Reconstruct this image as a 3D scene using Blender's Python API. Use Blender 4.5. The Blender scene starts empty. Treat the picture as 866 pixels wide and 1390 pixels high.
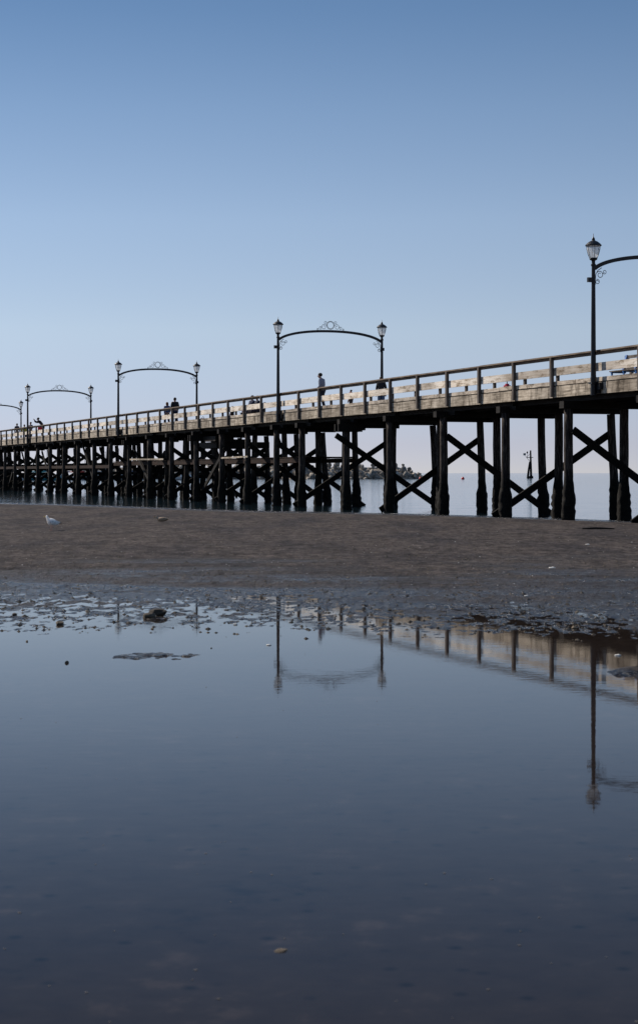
import bpy, bmesh, math, random
import numpy as np
from mathutils import Vector, Matrix, Quaternion
rnd = random.Random(7)
C = bpy.context.scene.collection
R = math.radians

# ------------------------------------------------------------------ helpers
def tag(o, label=None, cat=None, group=None, kind=None):
    if label: o['label'] = label
    if cat: o['category'] = cat
    if group: o['group'] = group
    if kind: o['kind'] = kind
    return o

def obj(name, bm, m, parent=None, smooth=False):
    me = bpy.data.meshes.new(name)
    bm.to_mesh(me); bm.free()
    if m is not None: me.materials.append(m)
    if smooth:
        for p in me.polygons: p.use_smooth = True
    o = bpy.data.objects.new(name, me); C.objects.link(o)
    if parent is not None: o.parent = parent
    return o

def thing(name, label, cat, loc=(0, 0, 0), rz=0.0, group=None):
    o = bpy.data.objects.new(name, None); C.objects.link(o)
    o.empty_display_size = .2
    o.location = loc; o.rotation_euler = (0, 0, rz)
    return tag(o, label, cat, group)

def copy_tree(o, parent=None):
    kids = [c for c in bpy.data.objects if c.parent is o]
    c = o.copy(); C.objects.link(c)
    if parent is not None: c.parent = parent
    for k in kids: copy_tree(k, c)
    return c

def box(bm, x0, x1, y0, y1, z0, z1, jit=0.0):
    vs = [bm.verts.new((x + rnd.uniform(-jit, jit), y + rnd.uniform(-jit, jit), z + rnd.uniform(-jit, jit)))
          for x in (x0, x1) for y in (y0, y1) for z in (z0, z1)]
    for f in ((0, 1, 3, 2), (4, 6, 7, 5), (0, 4, 5, 1), (2, 3, 7, 6), (0, 2, 6, 4), (1, 5, 7, 3)):
        bm.faces.new([vs[i] for i in f])
    return vs

def bar(bm, a, b, w, h, up=(0, 0, 1)):
    """rectangular timber from a to b: w across, h in the 'up' sense"""
    a = Vector(a); b = Vector(b); d = (b - a).normalized()
    s = d.cross(Vector(up)).normalized(); u = s.cross(d).normalized()
    vs = []
    for p in (a, b):
        for i, j in ((-1, -1), (1, -1), (1, 1), (-1, 1)):
            vs.append(bm.verts.new(p + s * (i * w / 2) + u * (j * h / 2)))
    for f in ((3, 2, 1, 0), (4, 5, 6, 7), (0, 1, 5, 4), (1, 2, 6, 5), (2, 3, 7, 6), (3, 0, 4, 7)):
        bm.faces.new([vs[i] for i in f])

def tube(bm, pts, rad, n=8, cap=True):
    pts = [Vector(p) for p in pts]
    rads = rad if isinstance(rad, (list, tuple)) else [rad] * len(pts)
    rings = []
    ref = None
    for i, p in enumerate(pts):
        d = (pts[min(i + 1, len(pts) - 1)] - pts[max(i - 1, 0)]).normalized()
        if ref is None:
            ref = Vector((0, 1, 0)) if abs(d.y) < .9 else Vector((1, 0, 0))
        s = d.cross(ref)
        if s.length < 1e-4: s = d.cross(Vector((1, 0, 0)))
        s.normalize(); u = s.cross(d).normalized(); ref = -u if (-u).dot(ref) > 0 else u
        rings.append([bm.verts.new(p + (s * math.cos(2 * math.pi * k / n) + u * math.sin(2 * math.pi * k / n)) * rads[i]) for k in range(n)])
    for a, b in zip(rings, rings[1:]):
        for k in range(n):
            bm.faces.new((a[k], a[(k + 1) % n], b[(k + 1) % n], b[k]))
    if cap:
        bm.faces.new(rings[0][::-1]); bm.faces.new(rings[-1])

def lathe(bm, prof, n=16, cx=0, cy=0):
    rings = []
    for r, z in prof:
        rings.append([bm.verts.new((cx + r * math.cos(2 * math.pi * k / n), cy + r * math.sin(2 * math.pi * k / n), z)) for k in range(n)])
    for a, b in zip(rings, rings[1:]):
        for k in range(n):
            bm.faces.new((a[k], a[(k + 1) % n], b[(k + 1) % n], b[k]))
    bm.faces.new(rings[0][::-1]); bm.faces.new(rings[-1])

def ellipsoid(bm, c, r, seg=12, rot=None):
    m = Matrix.Translation(c) @ (rot.to_matrix().to_4x4() if rot else Matrix.Identity(4)) @ Matrix.Diagonal((r[0], r[1], r[2], 1))
    bmesh.ops.create_uvsphere(bm, u_segments=seg, v_segments=max(6, seg // 2 + 2), radius=1, matrix=m)

# ------------------------------------------------------------------ materials
def new_mat(name):
    m = bpy.data.materials.new(name); m.use_nodes = True
    nt = m.node_tree; b = nt.nodes['Principled BSDF']
    return m, nt, b

def N(nt, t, **kw):
    n = nt.nodes.new(t)
    for k, v in kw.items(): setattr(n, k, v)
    return n

def ramp(nt, fac, stops):
    r = N(nt, 'ShaderNodeValToRGB')
    el = r.color_ramp.elements
    while len(el) < len(stops): el.new(.5)
    for e, (p, c) in zip(el, stops):
        e.position = p; e.color = (*c, 1) if len(c) == 3 else c
    nt.links.new(fac, r.inputs[0]); return r.outputs[0]

def noise(nt, vec, scale, detail=5, rough=.6):
    n = N(nt, 'ShaderNodeTexNoise'); n.inputs['Scale'].default_value = scale
    n.inputs['Detail'].default_value = detail; n.inputs['Roughness'].default_value = rough
    nt.links.new(vec, n.inputs['Vector']); return n.outputs['Fac']

def mapping(nt, vec, sc):
    m = N(nt, 'ShaderNodeMapping'); m.inputs['Scale'].default_value = sc
    nt.links.new(vec, m.inputs['Vector']); return m.outputs[0]

def mixc(nt, fac, a, b, mode='MIX'):
    m = N(nt, 'ShaderNodeMix', data_type='RGBA', blend_type=mode)
    for s, v in ((m.inputs[0], fac), (m.inputs[6], a), (m.inputs[7], b)):
        if hasattr(v, 'is_output') or isinstance(v, bpy.types.NodeSocket): nt.links.new(v, s)
        elif isinstance(v, (int, float)): s.default_value = v
        else: s.default_value = (*v, 1)
    return m.outputs[2]

def math_n(nt, op, a, b=None, clamp=False):
    m = N(nt, 'ShaderNodeMath', operation=op, use_clamp=clamp)
    for i, v in enumerate((a, b)):
        if v is None: continue
        if isinstance(v, bpy.types.NodeSocket): nt.links.new(v, m.inputs[i])
        else: m.inputs[i].default_value = v
    return m.outputs[0]

def bump(nt, b, h, strength=.4, dist=.01):
    n = N(nt, 'ShaderNodeBump'); n.inputs['Strength'].default_value = strength; n.inputs['Distance'].default_value = dist
    nt.links.new(h, n.inputs['Height']); nt.links.new(n.outputs[0], b.inputs['Normal'])

def wood(name, dark, mid, light, sc=(6, .6, 14), rough=.85, per_object=True, stain=None):
    m, nt, b = new_mat(name)
    tc = N(nt, 'ShaderNodeTexCoord').outputs['Object']
    v = tc
    if per_object:
        oi = N(nt, 'ShaderNodeObjectInfo').outputs['Random']
        add = N(nt, 'ShaderNodeVectorMath', operation='ADD')
        cmb = N(nt, 'ShaderNodeCombineXYZ'); nt.links.new(math_n(nt, 'MULTIPLY', oi, 37.0), cmb.inputs[0])
        nt.links.new(tc, add.inputs[0]); nt.links.new(cmb.outputs[0], add.inputs[1]); v = add.outputs[0]
    g = noise(nt, mapping(nt, v, sc), 3.0, 7, .65)
    g2 = noise(nt, mapping(nt, v, (1, 1, 1)), 1.3, 4, .6)
    f = math_n(nt, 'ADD', math_n(nt, 'MULTIPLY', g, .65), math_n(nt, 'MULTIPLY', g2, .35))
    col = ramp(nt, f, [(.36, dark), (.5, mid), (.64, light)])
    if stain:
        st = noise(nt, mapping(nt, v, stain[1]), 2.0, 6, .7)
        sf = ramp(nt, st, [(.5, (0, 0, 0)), (.66, (1, 1, 1))])
        col = mixc(nt, sf, col, stain[0])
    if stain:       # long boards weather unevenly along the pier
        lg = noise(nt, mapping(nt, v, (.2, .33, .2)), 1.0, 2, .5)
        col = mixc(nt, 1.0, col, ramp(nt, lg, [(.35, (.62, .60, .58)), (.5, (1, 1, 1)), (.62, (1.18, 1.16, 1.13))]), 'MULTIPLY')
    nt.links.new(col, b.inputs['Base Color']); b.inputs['Roughness'].default_value = rough; b.inputs['Specular IOR Level'].default_value = .15
    bump(nt, b, g, .5, .01)
    return m

def plain(name, col, rough=.6, metal=0.0, var=.25, scale=9.0, spec=.5):
    m, nt, b = new_mat(name)
    tc = N(nt, 'ShaderNodeTexCoord').outputs['Object']
    g = noise(nt, tc, scale, 5)
    lo = tuple(c * (1 - var) for c in col); hi = tuple(min(1, c * (1 + var)) for c in col)
    nt.links.new(ramp(nt, g, [(.3, lo), (.7, hi)]), b.inputs['Base Color'])
    b.inputs['Roughness'].default_value = rough; b.inputs['Metallic'].default_value = metal
    b.inputs['Specular IOR Level'].default_value = spec
    return m

M = {}
M['fascia'] = wood('weathered_fascia', (.12, .10, .075), (.42, .365, .29), (.66, .59, .49), (5, .35, 5), .9,
                   stain=((.07, .055, .04), (3, 2.2, .5)))
M['bullrail'] = wood('weathered_bullrail', (.18, .15, .115), (.52, .455, .375), (.74, .67, .57), (5, .35, 9), .9,
                     stain=((.09, .07, .05), (3, .9, 2)))
M['midrail'] = wood('pale_rail_board', (.45, .38, .30), (.78, .71, .61), (.9, .86, .79), (6, .35, 9), .85,
                    stain=((.24, .18, .11), (3, .8, 3)))
M['handrail'] = wood('brown_handrail', (.09, .07, .055), (.20, .155, .12), (.34, .28, .21), (6, .4, 9), .8)
M['post'] = wood('grey_post', (.05, .043, .038), (.12, .102, .09), (.24, .215, .19), (7, 7, .6), .85)
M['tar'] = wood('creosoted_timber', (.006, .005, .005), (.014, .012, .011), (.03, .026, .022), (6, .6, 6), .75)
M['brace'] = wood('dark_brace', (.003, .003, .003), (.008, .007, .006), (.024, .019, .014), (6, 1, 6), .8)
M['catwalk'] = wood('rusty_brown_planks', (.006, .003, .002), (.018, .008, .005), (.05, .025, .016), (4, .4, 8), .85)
M['deckwood'] = wood('deck_planks', (.1, .085, .07), (.2, .17, .14), (.3, .26, .22), (.5, 14, 3), .9)
M['iron'] = plain('black_painted_steel', (.006, .008, .012), .45, .0, .4, 5, .4)
M['concrete'] = plain('concrete', (.3, .29, .27), .9)

def pile_mat():
    m, nt, b = new_mat('creosoted_pile')
    geo = N(nt, 'ShaderNodeNewGeometry').outputs['Position']
    tc = N(nt, 'ShaderNodeTexCoord').outputs['Object']
    sep = N(nt, 'ShaderNodeSeparateXYZ'); nt.links.new(geo, sep.inputs[0])
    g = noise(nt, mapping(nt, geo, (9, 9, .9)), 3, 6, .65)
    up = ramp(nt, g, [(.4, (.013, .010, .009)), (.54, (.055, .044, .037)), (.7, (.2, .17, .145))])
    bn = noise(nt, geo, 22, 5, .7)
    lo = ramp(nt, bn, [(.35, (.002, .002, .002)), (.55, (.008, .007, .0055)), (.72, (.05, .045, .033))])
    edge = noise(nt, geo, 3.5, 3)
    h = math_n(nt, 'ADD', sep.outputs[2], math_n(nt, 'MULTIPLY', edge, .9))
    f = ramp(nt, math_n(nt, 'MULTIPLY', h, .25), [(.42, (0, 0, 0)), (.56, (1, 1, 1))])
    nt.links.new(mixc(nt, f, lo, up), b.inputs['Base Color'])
    b.inputs['Roughness'].default_value = .85; b.inputs['Specular IOR Level'].default_value = .2
    hh = math_n(nt, 'ADD', g, bn); bump(nt, b, hh, .7, .02)
    return m
M['pile'] = pile_mat()

def glass_mat():
    m, nt, b = new_mat('lantern_glass')
    out = nt.nodes['Material Output']
    g = noise(nt, N(nt, 'ShaderNodeTexCoord').outputs['Object'], 6, 3)
    col = ramp(nt, g, [(.3, (.80, .84, .88)), (.7, (.93, .94, .95))])
    b.inputs['Roughness'].default_value = .25; nt.links.new(col, b.inputs['Base Color'])
    tl = N(nt, 'ShaderNodeBsdfTranslucent'); nt.links.new(col, tl.inputs[0])
    tr = N(nt, 'ShaderNodeBsdfTransparent')
    m1 = N(nt, 'ShaderNodeMixShader'); m1.inputs[0].default_value = .5; nt.links.new(b.outputs[0], m1.inputs[1]); nt.links.new(tl.outputs[0], m1.inputs[2])
    m2 = N(nt, 'ShaderNodeMixShader'); m2.inputs[0].default_value = .45; nt.links.new(m1.outputs[0], m2.inputs[1]); nt.links.new(tr.outputs[0], m2.inputs[2])
    nt.links.new(m2.outputs[0], out.inputs['Surface'])
    return m
M['glass'] = glass_mat()

def sand_mat():
    m, nt, b = new_mat('tidal_sand')
    geo = N(nt, 'ShaderNodeNewGeometry').outputs['Position']
    sep = N(nt, 'ShaderNodeSeparateXYZ'); nt.links.new(geo, sep.inputs[0])
    n1 = noise(nt, geo, 9, 8, .7)
    n2 = noise(nt, geo, 1.1, 5, .6)
    n3 = noise(nt, mapping(nt, geo, (.25, .6, 1)), 1.0, 4, .6)
    f = math_n(nt, 'ADD', math_n(nt, 'MULTIPLY', n1, .75), math_n(nt, 'MULTIPLY', n2, .25))
    dry = ramp(nt, f, [(.36, (.028, .023, .022)), (.5, (.074, .064, .061)), (.64, (.142, .125, .119))])
    n6 = noise(nt, mapping(nt, geo, (1, .3, 1)), 4.5, 5, .8)
    n7 = noise(nt, mapping(nt, geo, (.5, .12, 1)), 1.2, 3, .6)
    dry = mixc(nt, 1.0, dry, ramp(nt, n6, [(.36, (.40, .38, .38)), (.48, (.95, .95, .95)), (.6, (1.35, 1.32, 1.3))]), 'MULTIPLY')
    dry = mixc(nt, 1.0, dry, ramp(nt, n7, [(.36, (.72, .74, .80)), (.55, (1.2, 1.17, 1.12))]), 'MULTIPLY')
    wet = ramp(nt, f, [(.36, (.004, .0035, .0035)), (.52, (.013, .011, .011)), (.66, (.035, .030, .029))])
    # wetness follows the height above the water table, with a ragged edge
    zz = math_n(nt, 'ADD', sep.outputs[2], math_n(nt, 'MULTIPLY', math_n(nt, 'SUBTRACT', n3, .5), .11))
    w = N(nt, 'ShaderNodeMapRange'); w.inputs['From Min'].default_value = .008; w.inputs['From Max'].default_value = .055
    nt.links.new(zz, w.inputs['Value']); wf = w.outputs[0]
    nt.links.new(mixc(nt, wf, wet, dry), b.inputs['Base Color'])
    rr = N(nt, 'ShaderNodeMapRange'); rr.inputs['To Min'].default_value = .24; rr.inputs['To Max'].default_value = .9
    nt.links.new(wf, rr.inputs['Value']); nt.links.new(rr.outputs[0], b.inputs['Roughness'])
    sp = N(nt, 'ShaderNodeMapRange'); sp.inputs['To Min'].default_value = .22; sp.inputs['To Max'].default_value = .1
    nt.links.new(wf, sp.inputs['Value']); nt.links.new(sp.outputs[0], b.inputs['Specular IOR Level'])
    n4 = noise(nt, geo, 30, 4, .7)
    n5 = noise(nt, mapping(nt, geo, (1, .7, 1)), 5, 6, .75)
    bump(nt, b, math_n(nt, 'ADD', math_n(nt, 'MULTIPLY', n5, 1.6), math_n(nt, 'ADD', n1, math_n(nt, 'MULTIPLY', n4, .4))), 1.0, .085)
    return m
M['sand'] = sand_mat()

def pool_mat():
    m, nt, b = new_mat('still_pool_water')
    geo = N(nt, 'ShaderNodeNewGeometry').outputs['Position']
    n1 = noise(nt, geo, 5, 6, .65)
    n2 = noise(nt, geo, 1.2, 3, .6)
    f = math_n(nt, 'ADD', math_n(nt, 'MULTIPLY', n1, .6), math_n(nt, 'MULTIPLY', n2, .4))
    col = ramp(nt, f, [(.34, (.008, .006, .006)), (.43, (.019, .014, .012)), (.56, (.024, .018, .015)), (.68, (.045, .034, .028))])
    vo = N(nt, 'ShaderNodeTexVoronoi'); vo.inputs['Scale'].default_value = 5.5; nt.links.new(geo, vo.inputs['Vector'])
    pits = ramp(nt, vo.outputs['Distance'], [(.05, (.12, .12, .12)), (.2, (1, 1, 1))])      # worm pits in the bottom
    col = mixc(nt, .8, col, pits, 'MULTIPLY')
    nt.links.new(col, b.inputs['Base Color'])
    b.inputs['Roughness'].default_value = .02; b.inputs['IOR'].default_value = 1.14
    b.inputs['Specular IOR Level'].default_value = .5
    w = noise(nt, mapping(nt, geo, (1.6, 3.6, 1)), 2.6, 3, .55)
    bump(nt, b, w, .07, .0035)
    return m
M['pool'] = pool_mat()

def sea_mat():
    m, nt, b = new_mat('calm_sea_water')
    geo = N(nt, 'ShaderNodeNewGeometry').outputs['Position']
    b.inputs['Base Color'].default_value = (.012, .024, .032, 1)
    b.inputs['Roughness'].default_value = .06; b.inputs['IOR'].default_value = 1.33
    w1 = noise(nt, mapping(nt, geo, (.05, .55, 1)), .5, 4, .6)
    w2 = noise(nt, mapping(nt, geo, (.5, 2.0, 1)), 1.8, 3, .55)
    bump(nt, b, math_n(nt, 'ADD', w1, math_n(nt, 'MULTIPLY', w2, .25)), .6, .13)
    return m
M['sea'] = sea_mat()

def rock_mat(name, a, c, d):
    m, nt, b = new_mat(name)
    tc = N(nt, 'ShaderNodeTexCoord').outputs['Object']
    oi = N(nt, 'ShaderNodeObjectInfo').outputs['Random']
    g = noise(nt, tc, 2.2, 7, .7)
    col = ramp(nt, g, [(.35, a), (.5, c), (.66, d)])
    tint = ramp(nt, oi, [(0, (.45, .45, .45)), (1, (1.3, 1.22, 1.1))])
    nt.links.new(mixc(nt, 1.0, col, tint, 'MULTIPLY'), b.inputs['Base Color'])
    b.inputs['Roughness'].default_value = .9; bump(nt, b, g, .8, .05)
    return m
M['boulder'] = rock_mat('granite_boulder', (.12, .11, .10), (.36, .33, .29), (.62, .57, .5))
M['mud'] = rock_mat('wet_mud', (.02, .016, .012), (.045, .036, .027), (.10, .082, .06))
M['shell'] = plain('bleached_shell', (.7, .68, .62), .6)

# ------------------------------------------------------------------ noise for the terrain
_tab = np.random.RandomState(11).rand(512, 512)
def vnoise(x, y):
    xi = np.floor(x).astype(int); yi = np.floor(y).astype(int)
    fx = x - xi; fy = y - yi
    fx = fx * fx * (3 - 2 * fx); fy = fy * fy * (3 - 2 * fy)
    g = lambda a, b: _tab[a % 512, b % 512]
    return (g(xi, yi) * (1 - fx) * (1 - fy) + g(xi + 1, yi) * fx * (1 - fy) + g(xi, yi + 1) * (1 - fx) * fy + g(xi + 1, yi + 1) * fx * fy) - .5
def fbm(x, y, o=4, g=.55):
    s = 0; a = 1
    for i in range(o):
        s = s + a * vnoise(x * 2 ** i + 17.3 * i, y * 2 ** i + 5.1 * i); a *= g
    return s

SEA_Z = -0.075
def edge_y(x):      # where the sand bar meets the sea
    return np.maximum(65 + (11.3 - x) * 1.30, 58 + 0 * x) + 1.2 * np.sin(x * .35)
def ground_z(x, y):
    x = np.asarray(x, float); y = np.asarray(y, float)
    e = edge_y(x)
    shore = 17.9 - .16 * np.clip(x, -8, 8)            # front of the wet flat
    d = y - shore
    # near pool floor, wet flat, low bar
    z = np.interp(d, [-14, -4, -1.2, 0, 1.5, 4.5, 8, 12, 22, 34], [-.12, -.075, -.028, -.011, .0015, .008, .020, .045, .07, .075])
    amp = np.interp(d, [-12, -2, 0, 4, 9, 14], [.003, .005, .013, .017, .014, .008])
    z = z + amp * fbm(x * 8.5, y * 4.6, 4, .75) * 1.25 + .010 * fbm(x * .35 + 9, y * .22 + 3, 3) * np.clip((d + 2) / 6, 0, 1)
    z = z + .014 * np.clip(d - 9, 0, 1) * fbm(x * .5 + 70, y * .16 + 5, 3)
    z = z - .0042 * np.clip(.6 - x * .5, 0, 1) * np.clip(d, 0, 1) * np.clip((10 - d) / 3, 0, 1)
    # low mud islands in the pool
    ix = (x + 1.45) / .44; iy = (y - 16.05) / .30
    isl = np.exp(-np.abs(ix) ** 3 - iy ** 4 * 1.3) * (1 + 1.6 * fbm(x * 5, y * 5, 3, .8))
    z = np.maximum(z, np.minimum(z + .060 * isl, .008 + .012 * fbm(x * 14, y * 9, 4, .8)) * (isl > .2) + (isl <= .2) * -9)
    ix = (x - 2.62) / .36; iy = (y - 14.7) / .5
    z = z + .095 * np.exp(-ix * ix - iy * iy) * (1 + .7 * fbm(x * 8, y * 5, 3))
    # falls to the sea
    t = e - y
    slope = SEA_Z + np.clip(t, -60, 400) * .0125
    slope = np.where(t < 0, SEA_Z + t * .02, slope) + .008 * fbm(x * .8, y * .5, 4)
    z = np.minimum(z, slope)
    return np.maximum(z, -3.0)
def gz(x, y): return float(ground_z(np.array([x]), np.array([y]))[0])

def build_sand():
    ys = [-60, -30, -12, -4, 0, 2]
    y = 3.0
    while y < 130:
        ys.append(y); y += min(max(.055, y * y / 4000 * .62), 1.6) if y > 11 else .25
    ys += [135, 150, 180, 240, 320]
    us = list(np.linspace(-.30, .30, 620))
    out = [.34, .4, .5, .65, .9, 1.4, 2.2, 4, 8]
    us = [-o for o in out[::-1]] + us + out
    Y, U = np.meshgrid(np.array(ys), np.array(us), indexing='ij')
    X = U * (6 + np.maximum(Y, 0) * .95) + 0.0
    Z = ground_z(X, Y)
    nr, nc = X.shape
    co = np.stack([X, Y, Z], -1).reshape(-1, 3)
    idx = np.arange(nr * nc).reshape(nr, nc)
    f = np.stack([idx[:-1, :-1], idx[:-1, 1:], idx[1:, 1:], idx[1:, :-1]], -1).reshape(-1, 4)
    me = bpy.data.meshes.new('sand')
    me.vertices.add(len(co)); me.vertices.foreach_set('co', co.ravel())
    me.loops.add(f.size); me.loops.foreach_set('vertex_index', f.ravel().astype(np.int32))
    me.polygons.add(len(f)); me.polygons.foreach_set('loop_start', (np.arange(len(f)) * 4).astype(np.int32))
    me.polygons.foreach_set('loop_total', np.full(len(f), 4, np.int32))
    me.update(calc_edges=True); me.validate()
    me.polygons.foreach_set('use_smooth', np.ones(len(me.polygons), bool))
    me.materials.append(M['sand'])
    o = bpy.data.objects.new('sand', me); C.objects.link(o)
    tag(o, 'dark brown tidal sand bar with a wet near edge', kind='structure')
build_sand()

bm = bmesh.new(); box(bm, -9000, 9000, 36, 16000, SEA_Z - 3.2, SEA_Z)
tag(obj('sea', bm, M['sea']), 'calm pale blue sea behind the pier', kind='structure')
# the pool: a flat sheet lying in the hollow of the sand, near side runs past the camera
bm = bmesh.new()
vs = [bm.verts.new(p) for p in ((-70, -50, 0), (70, -50, 0), (70, 30.0, 0), (-70, 30.0, 0))]; bm.faces.new(vs)
tag(obj('tide_pool', bm, M['pool']), 'still shallow tide pool mirroring the sky and railing', kind='structure')

# ------------------------------------------------------------------ pier frame: local x = across (t), y = along (s)
P0 = Vector((9.072, 59.749, 0)); RZ = math.atan2(.325, .9457)
def W(t, s, z):
    c, n = math.cos(RZ), math.sin(RZ)
    return Vector((P0.x + t * c - s * n, P0.y + t * n + s * c, z))
pier = thing('pier', 'long timber pier on dark creosoted piles with weathered railings', 'pier', P0, RZ)
S0, S1 = -9.0, 158.0
# deck
bm = bmesh.new(); box(bm, .06, 5.02, S0, S1, 4.43, 4.50)
s = S0
obj('deck', bm, M['deckwood'], pier)
# fascia and bull rails on both sides: timbers butted end to end
def side_timbers(t0, t1, z0, z1, mat, name, gap=.012, L=6.1, jz=.0, off=0):
    bm = bmesh.new(); s = S0 + off
    while s < S1:
        e = min(s + L, S1); dz = rnd.uniform(-jz, jz)
        box(bm, t0 + rnd.uniform(0, .006), t1, s + gap, e - gap, z0 + dz, z1 + dz, .004)
        s = e
    return obj(name, bm, mat, pier)
side_timbers(0, .06, 4.17, 4.54, M['fascia'], 'fascia', jz=.008)
side_timbers(5.02, 5.08, 4.17, 4.54, M['fascia'], 'fascia', jz=.008)
near_bull = side_timbers(.012, .24, 4.578, 4.715, M['bullrail'], 'bull_rail', jz=.012, off=-1.5)
side_timbers(4.84, 5.068, 4.578, 4.715, M['bullrail'], 'bull_rail', jz=.012, off=-1.5)
for t0, t1 in ((.03, .20), (4.88, 5.05)):      # recessed dark filler standing in for the shaded gap under the bull rail
    bm = bmesh.new(); box(bm, t0, t1, S0, S1, 4.545, 4.575)
    obj('gap_shade_strip', bm, M['tar'], pier)
# railings
def railing(side):
    t_post = (-.115, -.004) if side == 0 else (5.084, 5.195)
    bm = bmesh.new(); s = S0
    tc0, tc1 = (-.105, .075) if side == 0 else (5.005, 5.21)
    while s < S1:
        e = min(s + 6.1, S1); dz = rnd.uniform(-.006, .006)
        box(bm, tc0, tc1, s + .004, e - .004, 5.535 + dz, 5.585 + dz, .003); s = e
    r = obj('railing', bm, M['handrail'], pier)
    # stringer piece under the cap
    bm = bmesh.new(); s = S0
    a, b = (.0, .04) if side == 0 else (5.04, 5.08)
    while s < S1:
        e = min(s + 6.1, S1); box(bm, a, b, s + .006, e - .006, 5.44, 5.533, .002); s = e
    if side == 0: obj('under_rail', bm, M['handrail'], r)
    else: bm.free()
    bm = bmesh.new(); s = S0 - 2.78
    a, b = (.0, .045) if side == 0 else (5.035, 5.08)
    while s < S1:
        e = min(s + 6.1, S1); s_ = max(s, S0); dz = rnd.uniform(-.02, .02)
        box(bm, a, b + rnd.uniform(0, .01), s_ + .006, e - .006, 4.92 + dz, 5.19 + dz, .003); s = e
    obj('mid_rail', bm, M['midrail'], r)
    s = 3.32 - 3.05 * 4 if side == 0 else 3.32 - 3.05 * 3 + .9
    proto = None
    while s < S1 - .3:
        if s > S0 and abs(s) > .2:
            if proto is None:
                bm = bmesh.new(); box(bm, t_post[0], t_post[1], -.065, .065, 4.19, 5.53, .003)
                proto = p = obj('post', bm, M['post'], r)
            else:
                p = proto.copy(); C.objects.link(p); p.parent = r
            p.location = (0, s, 0); p.rotation_euler = (rnd.uniform(-.004, .004), 0, rnd.uniform(-.04, .04) * 0)
        s += 3.05 if side == 0 else 3.05
    return r
railing(0); railing(1)

# bents
bent_D = [51.4, 56.5, 61.5, 66.4, 71.8, 77.3, 82.5, 88.4, 92.3, 97.0, 101.7, 106.8, 112.4]
while bent_D[-1] < 203: bent_D.append(bent_D[-1] + 5.35)
bents = [(D - 59.7) / .9457 + .66 for D in bent_D]

def pile_mesh(seed):
    r_ = random.Random(seed); bm = bmesh.new(); n = 12
    zs = [-1.2, -.4] + [-.2 + .13 * i for i in range(14)] + [1.75, 2.2, 2.7, 3.2, 3.785]
    rings = []
    ph = r_.uniform(0, 6)
    for z in zs:
        enc = max(0, min(1, (1.35 - z) / .7))
        base = .150 + .004 * (3.8 - z)
        rings.append([bm.verts.new(((base + enc * (.03 + r_.uniform(-.01, .085)) + r_.uniform(-.006, .006)) * math.cos(2 * math.pi * k / n) + .012 * math.sin(z * 1.3 + ph),
                                    (base + enc * (.03 + r_.uniform(-.01, .085)) + r_.uniform(-.006, .006)) * math.sin(2 * math.pi * k / n), z)) for k in range(n)])
    for a, b in zip(rings, rings[1:]):
        for k in range(n): bm.faces.new((a[k], a[(k + 1) % n], b[(k + 1) % n], b[k]))
    bm.faces.new(rings[-1])
    return bm
pile_protos = []
for i in range(5):
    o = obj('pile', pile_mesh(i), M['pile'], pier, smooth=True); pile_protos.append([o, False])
npile = 0
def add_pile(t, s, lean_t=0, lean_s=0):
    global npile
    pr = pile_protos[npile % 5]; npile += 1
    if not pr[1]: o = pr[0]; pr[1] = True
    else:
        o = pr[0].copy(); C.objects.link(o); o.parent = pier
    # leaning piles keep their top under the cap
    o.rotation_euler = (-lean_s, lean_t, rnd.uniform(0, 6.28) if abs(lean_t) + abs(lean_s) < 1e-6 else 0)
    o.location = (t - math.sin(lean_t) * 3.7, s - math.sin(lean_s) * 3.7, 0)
cap_bm = bmesh.new()
for i, s in enumerate(bents):
    far = 4.45 + rnd.uniform(-.12, .12)
    add_pile(.22, s + rnd.uniform(-.08, .08), rnd.choice([0, 0, .006]), 0)
    jt = .5 if i > 8 else .0
    add_pile(2.4 + rnd.uniform(-.12, .12) * (1 + 3 * jt), s, rnd.choice([0, -.01, .012]) * (1 + 4 * jt), rnd.choice([0, .012]))
    add_pile(far, s + rnd.uniform(-jt, jt) * .3, (-.025 if i % 3 else -.05) * (1 + jt), 0)
    if 11 <= i <= 19: add_pile(1.2 + rnd.uniform(-.3, .3), s + .1, rnd.choice([.02, -.03]), 0)
    bmc = bmesh.new()
    w = .16
    box(bmc, -.12 + rnd.uniform(-.1, .1), 5.0 + rnd.uniform(-.1, .2), s - w, s + w, 3.787, 4.02, .006)
    if i in (6, 11, 14):
        box(bmc, -.25, .9, s - w - .12, s - w - .004, 3.46, 3.80, .006)
        box(bmc, -.25, .9, s + w + .004, s + w + .12, 3.46, 3.80, .006)
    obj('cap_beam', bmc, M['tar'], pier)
    # one diagonal per bent, alternating, bolted to the pile faces
    o_ = .21 * (1 if i % 2 else -1)
    if i % 2 == 0:
        a, b = (-.35 if i == 6 else .26, s + o_, 3.30 if i == 6 else 3.05), (far + .45, s + o_, -.12)
    else:
        a, b = (far + .15, s + o_, 3.12), (-.15, s + o_, .02)
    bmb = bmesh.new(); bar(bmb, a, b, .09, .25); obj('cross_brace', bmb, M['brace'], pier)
    if i > 8:   # the seaward bents carry both diagonals and a low waler
        bmb = bmesh.new()
        a, b = ((far + .1, s - o_, 3.1), (-.1, s - o_, .1)) if i % 2 == 0 else ((.26, s - o_, 3.05), (far + .3, s - o_, -.1))
        bar(bmb, a, b, .09, .25); obj('cross_brace', bmb, M['brace'], pier)
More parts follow.
